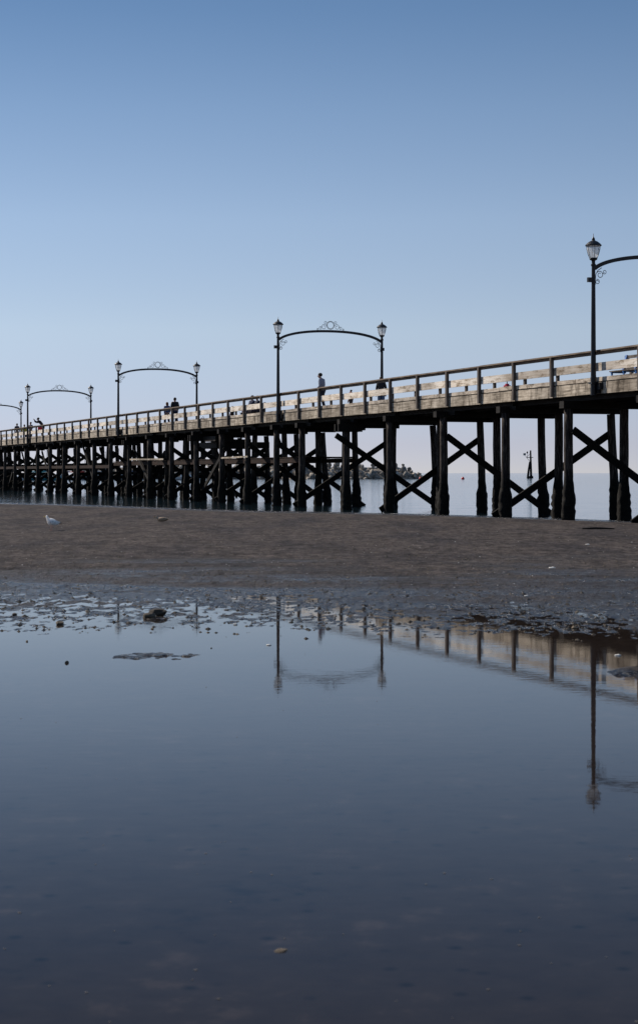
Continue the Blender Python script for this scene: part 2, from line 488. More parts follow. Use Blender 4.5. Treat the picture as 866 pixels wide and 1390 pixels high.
# lengthwise diagonals in the crowded seaward part
for i, (a_, b_) in enumerate(zip(bents[10:29], bents[11:30])):
    bmb = bmesh.new(); t_ = (.45, 2.65, 4.2)[i % 3]
    z_ = (3.3, .4) if rnd.random() < .5 else (.4, 3.3)
    bar(bmb, (t_, a_, z_[0] + rnd.uniform(-.4, .2)), (t_ + .1, b_, z_[1] + rnd.uniform(-.2, .4)), .09, .22); obj('cross_brace', bmb, M['brace'], pier)
    if i % 2:
        bmb = bmesh.new(); z_ = rnd.uniform(1.3, 2.0); bar(bmb, (.1, a_ + .22, z_), (4.5, a_ + .22, z_ + rnd.uniform(-.15, .15)), .09, .22); obj('girt', bmb, M['brace'], pier)
# stringers: spans lap over the caps, ends stepped
for t in (.42, 1.25, 2.1, 2.95, 3.8, 4.75):
    bm = bmesh.new(); k = 0
    for a, b in zip(bents, bents[1:]):
        lap = rnd.uniform(.15, .75); o_ = .0 if k % 2 else .17
        z0 = 4.022 if rnd.random() < .55 else 4.022 - 0
        box(bm, t + o_ - .08, t + o_ + .08, a - lap, b + lap, z0, 4.425, .004); k += 1
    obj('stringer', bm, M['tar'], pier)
# short corbel blocks hanging by the caps
for s in bents:
    for t in (.42, 4.75):
        if rnd.random() < .6:
            L = rnd.uniform(.6, 1.1)
            bm = bmesh.new(); box(bm, t - .10, t + .10, s + .17, s + .17 + L, 3.87, 4.018, .004); obj('corbel', bm, M['tar'], pier)
            bm = bmesh.new(); box(bm, t - .10, t + .10, s - .17 - L * .7, s - .17, 3.87, 4.018, .004); obj('corbel', bm, M['tar'], pier)
# longitudinal walers and the low catwalk beneath the seaward part
bm = bmesh.new()
bar(bm, (.3, 74, 2.05), (.3, 158, 2.10), .1, .22)
bar(bm, (4.75, 41, 2.28), (4.75, 158, 2.34), .1, .26)
obj('waler', bm, M['catwalk'], pier)
bm = bmesh.new(); s = 33
while s < 76:
    box(bm, 1.0, 3.7, s, s + .27, 2.36 + rnd.uniform(-.01, .01), 2.41, .01); s += .3
box(bm, 1.0, 1.1, 33, 76, 2.12, 2.34); box(bm, 3.6, 3.7, 33, 76, 2.12, 2.34)
obj('catwalk', bm, M['catwalk'], pier)
bm = bmesh.new(); bar(bm, (-.13, 66, 2.50), (-.13, 57, 2.45), .05, .10); obj('loose_plank', bm, M['fascia'], pier)
bm = bmesh.new(); bar(bm, (-.13, 44, 2.42), (-.13, 39, 2.46), .05, .08)
obj('loose_plank', bm, M['fascia'], pier)
bm = bmesh.new(); bar(bm, (1.0, 38.0, 3.95), (1.1, 37.2, 3.05), .06, .2)
obj('hanging_board', bm, M['tar'], pier)
bm = bmesh.new(); box(bm, 1.0, 4.2, 49.0, 53.6, 3.05, 3.40); box(bm, .5, 1.6, 47.5, 50.2, 3.42, 3.7); box(bm, 3.2, 4.6, 54, 57, 3.2, 3.65)
obj('under_deck_box', bm, M['tar'], pier)

# ------------------------------------------------------------------ lamp arches
ARCH = 5.5
def spiral(cx, cz, r0, r1, a0, turns, n=26, y=0.0):
    return [(cx + (r0 + (r1 - r0) * k / n) * math.cos(a0 + turns * 2 * math.pi * k / n), y,
             cz + (r0 + (r1 - r0) * k / n) * math.sin(a0 + turns * 2 * math.pi * k / n)) for k in range(n + 1)]
def lamp_arch():
    root = thing('lamp_arch', 'x', 'lamp arch')
    for side, sg in ((0, 1), (1, -1)):
        x0 = 0 if side == 0 else ARCH
        bm = bmesh.new()
        lathe(bm, [(.0, 4.12), (.095, 4.12), (.095, 4.7), (.088, 4.74), (.084, 5.0), (.074, 6.5), (.062, 8.0), (.060, 8.3), (.082, 8.31), (.082, 8.36), (.058, 8.38), (.058, 8.46), (.10, 8.53)], 16, x0)
        p = obj('lamp_post', bm, M['iron'], root, smooth=False)
        bm = bmesh.new()      # steel mounting shoe against the fascia
        xa, xb = sorted((x0 + sg * .06, x0 + sg * .19))
        box(bm, xa, xb, -.14, .14, 4.18, 4.52); box(bm, xa, xb, -.3, -.14, 4.30, 4.52); box(bm, x0 - .12, x0 + .12, -.12, .12, 4.48, 4.54)
        obj('mounting_bracket', bm, M['iron'], p)
        bm = bmesh.new(); box(bm, x0 - .09 - .12 * (side == 0) + .15 * (side == 1), x0 - .06 - .0 * side + .18 * (side == 1), -.05, .05, 7.78, 7.93)
        obj('junction_box', bm, M['iron'], p)
        # lantern: frame with ribs, glass, roof, finial
        bm = bmesh.new()
        lathe(bm, [(.0, 8.50), (.115, 8.50), (.13, 8.54), (.12, 8.57), (.0, 8.57)], 16, x0)
        for k in range(6):
            a = k * math.pi / 3 + .25
            pts = [(x0 + r * math.cos(a), r * math.sin(a), z) for r, z in ((.125, 8.55), (.185, 8.70), (.222, 8.85), (.232, 8.97))]
            tube(bm, pts, .009, 5)
        lan = obj('lantern', bm, M['iron'], root)
        bm = bmesh.new(); lathe(bm, [(.10, 8.575), (.125, 8.60), (.172, 8.70), (.207, 8.83), (.218, 8.955)], 18, x0)
        obj('glass', bm, M['glass'], lan, smooth=True)
        bm = bmesh.new(); lathe(bm, [(.0, 8.965), (.265, 8.955), (.265, 8.985), (.20, 9.05), (.13, 9.10), (.07, 9.125), (.05, 9.15)], 18, x0)
        obj('roof', bm, M['iron'], lan, smooth=False)
        bm = bmesh.new(); lathe(bm, [(.05, 9.15), (.055, 9.18), (.035, 9.22), (.012, 9.25), (.006, 9.36)], 10, x0)
        obj('finial', bm, M['iron'], lan, smooth=True)
        # scroll bracket below the arch end
        bm = bmesh.new()
        def mx(pts): return [(x0 + sg * p[0], p[1], p[2]) for p in pts]
        tube(bm, mx(spiral(.235, 8.03, .125, .05, 2.6, -1.25)), .011, 6)
        tube(bm, mx(spiral(.14, 7.80, .085, .035, 1.9, -1.3)), .011, 6)
        tube(bm, mx(spiral(.40, 8.13, .075, .03, 3.6, 1.2)), .010, 6)
        tube(bm, mx([(.07, 0, 7.70), (.075, 0, 7.9), (.09, 0, 8.05), (.16, 0, 8.17), (.3, 0, 8.26)]), .012, 6)
        obj('scroll_bracket', bm, M['iron'], root)
    # arch bar: rectangular tube bent to a flat ellipse
    bm = bmesh.new(); n = 40; prev = None
    def az(x):
        u = (x - ARCH / 2) / (ARCH / 2)
        return 8.17 + .64 * math.sqrt(max(0, 1 - (abs(u) * .985) ** 2.15)) - .11
    rings = []
    for k in range(n + 1):
        x = .05 + (ARCH - .1) * (.5 - .5 * math.cos(math.pi * k / n))
        e = .02; dz = (az(min(x + e, ARCH - .01)) - az(max(x - e, .01))) / (2 * e); L = math.hypot(1, dz)
        nx, nz = -dz / L, 1 / L
        z = az(x); rings.append([bm.verts.new((x + nx * h, y, z + nz * h)) for h, y in ((-.06, -.04), (-.06, .04), (.06, .04), (.06, -.04))])
    for a, b in zip(rings, rings[1:]):
        for k in range(4): bm.faces.new((a[k], a[(k + 1) % 4], b[(k + 1) % 4], b[k]))
    bm.faces.new(rings[0][::-1]); bm.faces.new(rings[-1])
    obj('arch_bar', bm, M['iron'], root)
    # crown ornament
    bm = bmesh.new(); cx = ARCH / 2; zt = az(cx) + .06
    tube(bm, spiral(cx, zt + .24, .20, .20, 0, 1, 32), .013, 6, False)
    tube(bm, spiral(cx, zt + .24, .165, .165, 0, 1, 32), .009, 6, False)
    for sg in (1, -1):
        mxx = lambda pts: [(cx + sg * p[0], p[1], p[2]) for p in pts]
        tube(bm, mxx(spiral(.34, zt + .15, .15, .05, 2.9, -1.35)), .011, 6)
        tube(bm, mxx(spiral(.27, zt + .37, .075, .03, 3.3, -1.1)), .010, 6)
        tube(bm, mxx(spiral(.53, zt + .09, .085, .03, 2.9, -1.3)), .010, 6)
        tube(bm, mxx(spiral(.68, zt + .03, .05, .02, 2.9, -1.2)), .009, 6)
    obj('crown_ornament', bm, M['iron'], root)
    return root
arch0 = lamp_arch()
GA = 'black double lamp arches spanning the pier'
arch_s = [0, 33.55, 69.2, 104.2, 139.4]
arch_lab = ['nearest and largest black lamp arch, its left post alone in view at the right',
            'black lamp arch with crown scrolls, framing the man in the pale shirt',
            'mid distance black lamp arch with crown scrolls, over the couple walking away',
            'smaller black lamp arch above the group of people with the yellow coat',
            'farthest black lamp arch, cut off by the left edge of the view']
for i, (s, lb) in enumerate(zip(arch_s, arch_lab)):
    a = arch0 if i == 0 else copy_tree(arch0)
    a.location = W(-.205, s, 0); a.rotation_euler = (0, 0, RZ); a['label'] = lb; a['group'] = GA

# ------------------------------------------------------------------ people
def skin_mesh(chains, scale=1.0, sub=1):
    """chains: list of vertex dict {name:(co, r)} + edges; returns a bmesh of the grown surface"""
    verts, edges, root = chains
    bm = bmesh.new(); lay = bm.verts.layers.skin.verify(); m = {}
    for k, (co, r) in verts.items():
        v = bm.verts.new(co)
        rr = r if isinstance(r, tuple) else (r, r)
        v[lay].radius = rr; v[lay].use_root = (k == root); m[k] = v
    for a, b in edges: bm.edges.new((m[a], m[b]))
    me = bpy.data.meshes.new('tmp'); bm.to_mesh(me); bm.free()
    o = bpy.data.objects.new('tmp', me); C.objects.link(o)
    o.modifiers.new('k', 'SKIN').use_smooth_shade = True
    if sub:
        sm = o.modifiers.new('s', 'SUBSURF'); sm.levels = sub; sm.render_levels = sub
    dg = bpy.context.evaluated_depsgraph_get(); dg.update()
    out = bmesh.new(); out.from_mesh(o.evaluated_get(dg).to_mesh())
    bpy.data.objects.remove(o); bpy.data.meshes.remove(me)
    return out
def join_bm(a, b):
    me = bpy.data.meshes.new('t'); b.to_mesh(me); b.free(); a.from_mesh(me); bpy.data.meshes.remove(me); return a

def hand(bm, wrist, d):
    """small five-fingered hand below the wrist along direction d"""
    w = Vector(wrist); d = Vector(d).normalized()
    sd = d.cross(Vector((0, 0, 1)))
    if sd.length < .2: sd = Vector((0, 1, 0))
    sd.normalize()
    tube(bm, [w, w + d * .04, w + d * .09], [.026, .036, .034], 8)
    for k, L in zip((-1.5, -.5, .5, 1.5), (.06, .075, .07, .055)):
        b = w + d * .08 + sd * (k * .018)
        tube(bm, [b, b + d * L * .6, b + d * L + Vector((0, 0, -.008))], [.010, .009, .007], 5)
    b = w + d * .03 + sd * .03
    tube(bm, [b, b + d * .03 + sd * .025, b + d * .06 + sd * .03], [.012, .010, .008], 5)

PEOPLE = {}
def cloth(name, col, rough=.9): return plain(name, col, rough, 0, .2, 12)
skin_m = plain('skin', (.42, .25, .18), .6, 0, .1)
def person(label, pos, rz, H, pose, top, bottom, hair, shoes=(.02, .02, .02), hair_long=False, coat=False, hat=None, group=None, skirted=False):
    k = H / 1.75
    root = thing('person', label, 'person', pos, rz, group)
    J = {  # standing skeleton, facing +Y
        'pelvis': (0, 0, .97), 'spine': (0, .01, 1.15), 'chest': (0, .015, 1.34), 'neck': (0, 0, 1.49), 'jaw': (0, .03, 1.565), 'skull': (0, .012, 1.65), 'crown': (0, 0, 1.71),
        'shL': (-.17, 0, 1.42), 'elL': (-.23, -.03, 1.15), 'wrL': (-.23, .05, .92), 'shR': (.17, 0, 1.42), 'elR': (.23, -.03, 1.15), 'wrR': (.23, .05, .92),
        'hiL': (-.09, 0, .9), 'knL': (-.10, .02, .5), 'anL': (-.10, -.01, .09), 'toL': (-.12, .15, .035), 'hiR': (.09, 0, .9), 'knR': (.10, .02, .5), 'anR': (.10, -.01, .09), 'toR': (.12, .15, .035)}
    if pose == 'walk':
        J.update(knL=(-.10, .17, .52), anL=(-.10, .22, .10), toL=(-.12, .39, .06), knR=(.10, -.02, .51), anR=(.10, -.27, .17), toR=(.11, -.15, .04),
                 elL=(-.23, -.13, 1.18), wrL=(-.22, -.10, .93), elR=(.23, .08, 1.17), wrR=(.21, .24, .98), jaw=(0, .05, 1.56), skull=(0, .03, 1.645), crown=(0, .02, 1.705))
    if pose == 'look_down':
        J.update(knL=(-.10, .08, .51), anL=(-.10, .04, .10), toL=(-.12, .21, .04), knR=(.10, 0, .5), anR=(.10, -.12, .10), toR=(.11, .04, .035), chest=(0, .03, 1.34), neck=(0, .04, 1.48),
                 jaw=(0, .12, 1.54), skull=(0, .10, 1.63), crown=(0, .08, 1.69), elL=(-.22, -.02, 1.14), wrL=(-.17, .17, 1.03), elR=(.22, -.02, 1.14), wrR=(.17, .17, 1.03))
    if pose == 'sit':
        J.update({a: (J[a][0], J[a][1], J[a][2] - .42) for a in ('pelvis', 'spine', 'chest', 'neck', 'jaw', 'skull', 'crown', 'shL', 'shR', 'elL', 'elR', 'hiL', 'hiR')})
        J.update(knL=(-.12, .42, .52), anL=(-.12, .40, .09), toL=(-.13, .55, .035), knR=(.12, .42, .52), anR=(.12, .43, .09), toR=(.13, .58, .035), wrL=(-.12, .22, .60), wrR=(.12, .24, .60), elL=(-.24, .02, .76), elR=(.24, .02, .76))
    if pose == 'lean_point':
        J.update(spine=(0, .06, 1.14), chest=(0, .20, 1.28), neck=(0, .30, 1.41), jaw=(0, .37, 1.46), skull=(0, .36, 1.55), crown=(0, .35, 1.61),
                 shL=(-.17, .24, 1.35), shR=(.17, .24, 1.35), elL=(-.2, .50, 1.28), wrL=(-.13, .62, 1.46), elR=(.22, .50, 1.26), wrR=(.12, .64, 1.44))
    if pose == 'hands_front':
        J.update(elL=(-.22, 0, 1.15), wrL=(-.10, .2, 1.12), elR=(.22, 0, 1.15), wrR=(.10, .2, 1.12))
    J = {a: tuple(c * k for c in b) for a, b in J.items()}
    rad = dict(pelvis=(.145, .105), spine=(.13, .10), chest=(.155, .11), neck=.055, jaw=.072, skull=(.078, .092), crown=.06, shL=.06, shR=.06, elL=.043, elR=.043, wrL=.027, wrR=.027,
               hiL=.085, hiR=.085, knL=.058, knR=.058, anL=.038, anR=.038, toL=.03, toR=.03)
    E = [('pelvis', 'spine'), ('spine', 'chest'), ('chest', 'neck'), ('neck', 'jaw'), ('jaw', 'skull'), ('skull', 'crown'), ('chest', 'shL'), ('shL', 'elL'), ('elL', 'wrL'),
         ('chest', 'shR'), ('shR', 'elR'), ('elR', 'wrR'), ('pelvis', 'hiL'), ('hiL', 'knL'), ('knL', 'anL'), ('anL', 'toL'), ('pelvis', 'hiR'), ('hiR', 'knR'), ('knR', 'anR'), ('anR', 'toR')]
    def rr(n, f=1.0, a=0.0):
        r = rad[n]; return tuple((x * f + a) * k for x in r) if isinstance(r, tuple) else (r * f + a) * k
    V = {n: (J[n], rr(n)) for n in J}
    body = skin_mesh((V, E, 'pelvis'))
    # nose, ears, hands
    sk = Vector(J['skull']); jw = Vector(J['jaw']); fw = Vector((0, 1, 0)); up = (sk - jw).normalized()
    nose = (sk + jw) / 2 + fw * .088 * k
    ellipsoid(body, nose, (.012 * k, .020 * k, .022 * k), 8)
    for sx in (-1, 1): ellipsoid(body, (sk + jw) / 2 + Vector((sx * .078 * k, 0, 0)), (.012 * k, .02 * k, .03 * k), 8)
    for sd in 'LR':
        hand(body, J['wr' + sd], Vector(J['wr' + sd]) - Vector(J['el' + sd]))
    b = obj('body', body, skin_m, root, smooth=True)
    # eyes and mouth
    bm = bmesh.new()
    for sx in (-1, 1): ellipsoid(bm, sk + Vector((sx * .032 * k, .083 * k, -.02 * k)), (.012 * k, .008 * k, .008 * k), 8)
    ellipsoid(bm, jw + fw * .070 * k + Vector((0, 0, .0)), (.022 * k, .008 * k, .005 * k), 8)
    obj('face_features', bm, M['iron'], b)
    # jacket
    names = ['pelvis', 'spine', 'chest', 'neck', 'shL', 'elL', 'wrL', 'shR', 'elR', 'wrR']
    VJ = {n: (J[n], rr(n, 1.12, .016)) for n in names}
    VJ['neck'] = (tuple(Vector(J['neck']) - Vector((0, 0, .02 * k))), .07 * k)
    for sd in 'LR':
        w = Vector(J['wr' + sd]); e = Vector(J['el' + sd]); VJ['wr' + sd] = (tuple(w + (e - w) * .08), .04 * k)
    EJ = [e for e in E if e[0] in VJ and e[1] in VJ]
    if coat:
        p = Vector(J['pelvis']); VJ['hem'] = (tuple(p - Vector((0, 0, .13 * k))), (.175 * k, .135 * k)); EJ.append(('pelvis', 'hem'))
    obj('jacket', skin_mesh((VJ, EJ, 'pelvis')), cloth('jacket_cloth', top), root, smooth=True)
    names = ['pelvis', 'hiL', 'knL', 'anL', 'hiR', 'knR', 'anR']
    VT = {n: (J[n], rr(n, 1.08, .018)) for n in names}
    VT['pelvis'] = (J['pelvis'], (.135 * k, .10 * k))
    obj('trousers', skin_mesh((VT, [e for e in E if e[0] in VT and e[1] in VT], 'pelvis')), cloth('trouser_cloth', bottom), root, smooth=True)
    for sd in 'LR':
        bm = bmesh.new(); a = Vector(J['an' + sd]); t = Vector(J['to' + sd])
        tube(bm, [a + Vector((0, -.05 * k, -.045 * k)), a + Vector((0, 0, -.04 * k)), (a + t) / 2 + Vector((0, 0, -.005 * k)), t, t + Vector((0, .03 * k, -.004))], [.03 * k, .05 * k, .05 * k, .042 * k, .02 * k], 10)
        obj('shoe', bm, cloth('shoe_leather', shoes, .5), root, smooth=True)
    bm = bmesh.new(); hc = sk + (Vector(J['crown']) - sk) * .2
    ellipsoid(bm, hc + Vector((0, -.022 * k, .004 * k)), (.090 * k, .102 * k, .088 * k), 14)
    if hair_long: ellipsoid(bm, sk + Vector((0, -.06 * k, -.07 * k)), (.092 * k, .07 * k, .13 * k), 12)
    obj('hat' if hat else 'hair', bm, cloth('hat_cloth' if hat else 'hair_strands', hat or hair, .8), root, smooth=True)
    return root

DZ = 4.50
def place(t, x):   # along-pier position of a sight line, solved once from the survey of the photograph
    D = (29.5 + t / .9457) * 2500 / (x + 427); return (D - .325 * t - 59.7) / .9457
def PP(t, x): return W(t, place(t, x), DZ)
LEFT = RZ + 0.0           # facing +s (seaward, to the left)
G1 = 'people on the pier'
person('man in pale shirt and dark jeans walking seaward with lowered head', PP(.7, 433.5), RZ + .85, 1.90, 'look_down', (.24, .26, .33), (.02, .026, .05), (.015, .012, .01), group=G1)
person('small child in dark coat with orange scarf behind the walking man', PP(1.3, 473), LEFT + .5, .98, 'stand', (.02, .02, .03), (.05, .045, .05), (.012, .01, .009), group=G1)
person('person in dark padded jacket and blue jeans beside the far lamp post', PP(3.5, 514), LEFT + 2.6, 1.72, 'stand', (.02, .018, .022), (.09, .14, .24), (.03, .018, .012), coat=True, group=G1)
sitA, sitB = PP(1.75, 339.5), PP(1.9, 346.5)
person('person in navy jacket with dark hood seated left of the brown haired one', sitA, RZ + 1.9, 1.86, 'sit', (.012, .02, .06), (.02, .02, .04), (.015, .012, .012), coat=True, hat=(.01, .015, .035), group=G1)
person('brown haired person in dark blue jacket seated on the bench beside a hooded one', sitB, RZ + 1.7, 1.82, 'sit', (.014, .022, .05), (.03, .02, .03), (.09, .035, .02), coat=True, group=G1)
person('small child in purple coat next to the seated pair', PP(1.9, 328), RZ + .3, .82, 'stand', (.16, .03, .16), (.02, .02, .03), (.05, .03, .02), group=G1)
person('child in black coat and pale hat, left of the purple coat', PP(1.3, 312.5), RZ + .4, .90, 'stand', (.012, .01, .012), (.02, .015, .018), (.05, .03, .02), hat=(.3, .26, .24), coat=True, group=G1)
person('woman with brown hair in blue jacket, left one of the couple walking away', PP(1.5, 224.5), LEFT + .1, 1.70, 'walk', (.035, .07, .17), (.012, .02, .045), (.14, .055, .03), hair_long=True, group=G1)
person('tall man in black jacket, right one of the couple walking away', PP(1.0, 235), LEFT - .1, 1.84, 'walk', (.012, .013, .017), (.015, .022, .05), (.02, .014, .012), group=G1)
person('person in navy jacket and grey trousers, leftmost on the pier', PP(1.2, 21.5), RZ + 2.8, 1.72, 'stand', (.02, .025, .05), (.26, .26, .30), (.02, .015, .012), group=G1)
person('child in yellow coat among the group at the left', PP(1.6, 31.5), RZ - .5, 1.58, 'stand', (.50, .42, .03), (.05, .05, .06), (.12, .07, .04), coat=True, group=G1)
person('person in grey jacket behind the lamp post, right of the yellow coat', PP(1.8, 40), RZ + 2.2, 1.76, 'hands_front', (.12, .11, .14), (.02, .025, .04), (.05, .03, .02), group=G1)
person('large person in black coat bending forward with raised hands', PP(1.0, 56), RZ + 1.1, 1.98, 'lean_point', (.012, .012, .016), (.02, .03, .05), (.02, .015, .012), coat=True, group=G1)
# scarf and bags
bm = bmesh.new()
tube(bm, [(.075 * math.cos(a), .075 * math.sin(a) * .9, .835) for a in [i * math.pi / 8 for i in range(17)]], .022, 8, False)
o = tag(obj('scarf', bm, cloth('orange_wool', (.55, .12, .03))), 'orange scarf round the neck of the small child', 'scarf'); o.location = PP(1.3, 473)

def bag(label, loc, col, rz=0.0, sc=1.0):
    r = thing('bag', label, 'bag', loc, rz)
    bm = bmesh.new(); box(bm, -.17 * sc, .17 * sc, -.1 * sc, .1 * sc, .0, .34 * sc)
    bmesh.ops.bevel(bm, geom=bm.edges[:], offset=.045 * sc, segments=2, affect='EDGES')
    obj('bag_body', bm, cloth('bag_cloth', col), r, smooth=True)
    bm = bmesh.new(); tube(bm, [(.07 * sc * math.cos(a), 0, (.32 + .1 * math.sin(a)) * sc) for a in [i * math.pi / 8 for i in range(9)]], .012 * sc, 6)
    obj('handle', bm, M['iron'], r)
    bm = bmesh.new(); box(bm, .10 * sc, .22 * sc, -.12 * sc, .12 * sc, .02, .24 * sc)
    bmesh.ops.bevel(bm, geom=bm.edges[:], offset=.04 * sc, segments=2, affect='EDGES')
    obj('side_pocket', bm, M['iron'], r, smooth=True)
    return r
bag('red and black bag on the deck between the big arch and the nearest lamp', PP(1.0, 684), (.42, .02, .05), RZ + 1.2, 1.25)
bag('dull red bag on the deck beside a far lamp post', PP(1.6, 273), (.22, .05, .04), RZ + .3, 1.2)
b3 = bag('bright red shoulder bag at the hip of the bending person', W(.72, place(1.0, 57), DZ + .72), (.65, .02, .04), RZ + .2, 1.05)

# benches
def bench(label, loc, rz, frame_col, slat='post'):
    r = thing('bench', label, 'bench', loc, rz, 'benches on the pier deck')
    fm = plain('bench_frame_paint', frame_col, .5)
    bm = bmesh.new()
    for j in range(4): box(bm, -.95, .95, .02 + j * .115, .12 + j * .115, .44, .475, .002)
    obj('seat', bm, M[slat], r)
    bm = bmesh.new()
    for j in range(4): bar(bm, (-.95, -.035 - j * .03, .57 + j * .125), (.95, -.035 - j * .03, .57 + j * .125), .03, .10)
    obj('backrest', bm, M[slat], r)
    for x in (-.82, 0, .82):
        bm = bmesh.new()
        bar(bm, (x, -.0, .42), (x, -.16, 1.0), .10, .13, (0, 1, 0))
        bar(bm, (x, -.03, .42), (x, .47, .42), .07, .035)
        bar(bm, (x, .43, .42), (x, .45, .0), .07, .04, (0, 1, 0)); bar(bm, (x, -.0, .42), (x, -.06, .0), .07, .04, (0, 1, 0))
        obj('frame', bm, fm, r)
    return r
bench('grey slatted bench with bright blue metal frame at the right edge', PP(1.4, 858), RZ + math.pi / 2 * 3 + math.pi, (.01, .13, .42))
bench('slatted bench carrying the two seated people', PP(1.95, 342.5) + Vector((.05, 0, 0)), RZ + 1.8, (.03, .03, .04))
bench('dark slatted bench beside the group at the left', PP(2.1, 37), RZ - math.pi / 2, (.02, .02, .03))
def pigeon(label, loc, rz):
    r = thing('pigeon', label, 'pigeon', loc, rz)
    bm = skin_mesh(({'a': ((0, -.17, .09), (.03, .008)), 'b': ((0, -.05, .11), .045), 'c': ((0, .05, .13), .055), 'd': ((0, .09, .19), .028), 'e': ((0, .11, .225), .024)}, [('a', 'b'), ('b', 'c'), ('c', 'd'), ('d', 'e')], 'c'))
    obj('body', bm, cloth('pigeon_feathers', (.05, .055, .07)), r, smooth=True)
    bm = bmesh.new()
    tube(bm, [(0, .13, .225), (0, .16, .217)], [.007, .002], 6)
    obj('beak', bm, M['iron'], r)
    for sx in (-1, 1):
        bm = bmesh.new(); tube(bm, [(sx * .02, .01, .09), (sx * .02, .01, .0), (sx * .02, .04, .003)], .005, 5); obj('leg', bm, M['catwalk'], r)
    return r
pigeon('dark pigeon standing on the deck right of the bending person', PP(1.0, 76.5), RZ + 1)

# ------------------------------------------------------------------ gull and duck on the sand
def wing(bm, sx, L=.27):
    for k, (zz, w) in enumerate(((.0, 1), (.012, .8), (.022, .6))):
        ellipsoid(bm, Vector((sx * (.062 - k * .006), -.03 - k * .035, .155 + zz)), (.016, L * .5, .042 * w), 12, Quaternion((1, 0, 0), .16))
def gull(loc, rz):
    r = thing('gull', 'white gull with pale grey wings standing on the sand', 'gull', loc, rz)
    v = {'t': ((0, -.22, .12), (.035, .008)), 'r': ((0, -.14, .145), (.05, .04)), 'b': ((0, -.02, .16), (.075, .085)), 'c': ((0, .07, .185), (.066, .075)), 'n': ((0, .125, .235), .036), 'h': ((0, .145, .29), .036), 'f': ((0, .175, .292), .024)}
    wf = plain('white_feathers', (.90, .88, .85), .8, 0, .06); pb = wf.node_tree.nodes['Principled BSDF']
    pb.inputs['Subsurface Weight'].default_value = .7; pb.inputs['Subsurface Scale'].default_value = .12; pb.inputs['Subsurface Radius'].default_value = (1, 1, 1)
    obj('body', skin_mesh((v, [('t', 'r'), ('r', 'b'), ('b', 'c'), ('c', 'n'), ('n', 'h'), ('h', 'f')], 'b')), wf, r, smooth=True)
    for sx in (-1, 1):
        bm = bmesh.new(); wing(bm, sx); w = obj('wing', bm, plain('grey_feathers', (.78, .74, .70), .8, 0, .35, 30), r, smooth=True)
        bm = bmesh.new(); tube(bm, [(sx * .045, -.14, .15), (sx * .02, -.31, .145)], [.018, .004], 6); obj('wing_tip', bm, M['iron'], w)
        bm = bmesh.new(); tube(bm, [(sx * .03, 0, .12), (sx * .03, .005, .06), (sx * .03, -.005, .003)], .006, 6)
        for a in (-.5, 0, .5): tube(bm, [(sx * .03, 0, .006), (sx * .03 + math.sin(a) * .045, .045, .004)], .004, 5)
        obj('leg', bm, plain('pink_leg', (.5, .28, .22), .5), r)
        bm = bmesh.new(); ellipsoid(bm, Vector((sx * .031, .158, .296)), (.004, .006, .006), 8); obj('eye', bm, M['iron'], r)
    bm = bmesh.new(); tube(bm, [(0, .19, .291), (0, .225, .287), (0, .245, .277)], [.012, .009, .003], 8); obj('beak', bm, plain('yellow_beak', (.6, .4, .05), .4), r)
    return r
gx, gy = -7.1, 49.0
gull((gx, gy, gz(gx, gy) - .002), R(128)).scale = (1.15, 1.0, 1.3)
def duck(loc, rz):
    r = thing('duck', 'brown mottled duck resting low on the sand right of the gull', 'duck', loc, rz)
    fm = wood('mottled_feathers', (.10, .07, .045), (.38, .28, .19), (.7, .6, .48), (20, 9, 20), .85)
    v = {'t': ((0, -.24, .115), (.035, .01)), 'r': ((0, -.15, .10), (.06, .045)), 'b': ((0, -.02, .09), (.085, .075)), 'c': ((0, .10, .095), (.07, .065)), 'n': ((0, .15, .14), .036), 'h': ((0, .17, .185), .036), 'f': ((0, .20, .182), .024)}
    obj('body', skin_mesh((v, [('t', 'r'), ('r', 'b'), ('b', 'c'), ('c', 'n'), ('n', 'h'), ('h', 'f')], 'b')), fm, r, smooth=True)
    for sx in (-1, 1):
        bm = bmesh.new(); ellipsoid(bm, Vector((sx * .07, -.05, .11)), (.018, .15, .045), 12, Quaternion((1, 0, 0), -.12)); obj('wing', bm, fm, r, smooth=True)
        bm = bmesh.new(); ellipsoid(bm, Vector((sx * .032, .18, .19)), (.004, .005, .005), 8); obj('eye', bm, M['iron'], r)
    bm = bmesh.new(); tube(bm, [(0, .21, .18), (0, .25, .172), (0, .27, .170)], [.014, .013, .008], 8); obj('beak', bm, plain('dull_bill', (.2, .13, .05), .5), r)
dx, dy = -4.86, 57.0
duck((dx, dy, gz(dx, dy) - .004), R(78))

# ------------------------------------------------------------------ stones, shells, stick
def rock_bm(seed, r=(1, 1, 1), amp=.25, sub=3, facets=9):
    r_ = random.Random(seed); bm = bmesh.new(); bmesh.ops.create_icosphere(bm, subdivisions=sub, radius=1)
    cuts = [(Vector((r_.gauss(0, 1), r_.gauss(0, 1), r_.gauss(0, 1))).normalized(), r_.uniform(.5, .85)) for _ in range(facets)]
    for v in bm.verts:
        d = v.co.normalized(); m = 1.0
        for n_, c_ in cuts:
            q = d.dot(n_)
            if q > c_: m = min(m, c_ / q)
        v.co = d * m * (1 + r_.uniform(-.02, .02))
        v.co = Vector((v.co.x * r[0], v.co.y * r[1], v.co.z * r[2]))
    return bm
def stone(name, label, cat, x, y, r, seed, mat, sink=.35, group=None, z=None):
    o = obj(name, rock_bm(seed, r), mat); tag(o, label, cat, group)
    o.location = (x, y, (max(gz(x, y), 0) if z is None else z) + r[2] * (1 - 2 * sink)); o.rotation_euler = (0, 0, seed * 1.3); return o
def ray(x, y, h=1.6): D = h * 2500 / (y - 642); return (x - 433) * D / 2500, D
M['moss'] = rock_mat('mud_clump', (.045, .036, .026), (.11, .09, .066), (.24, .2, .15))
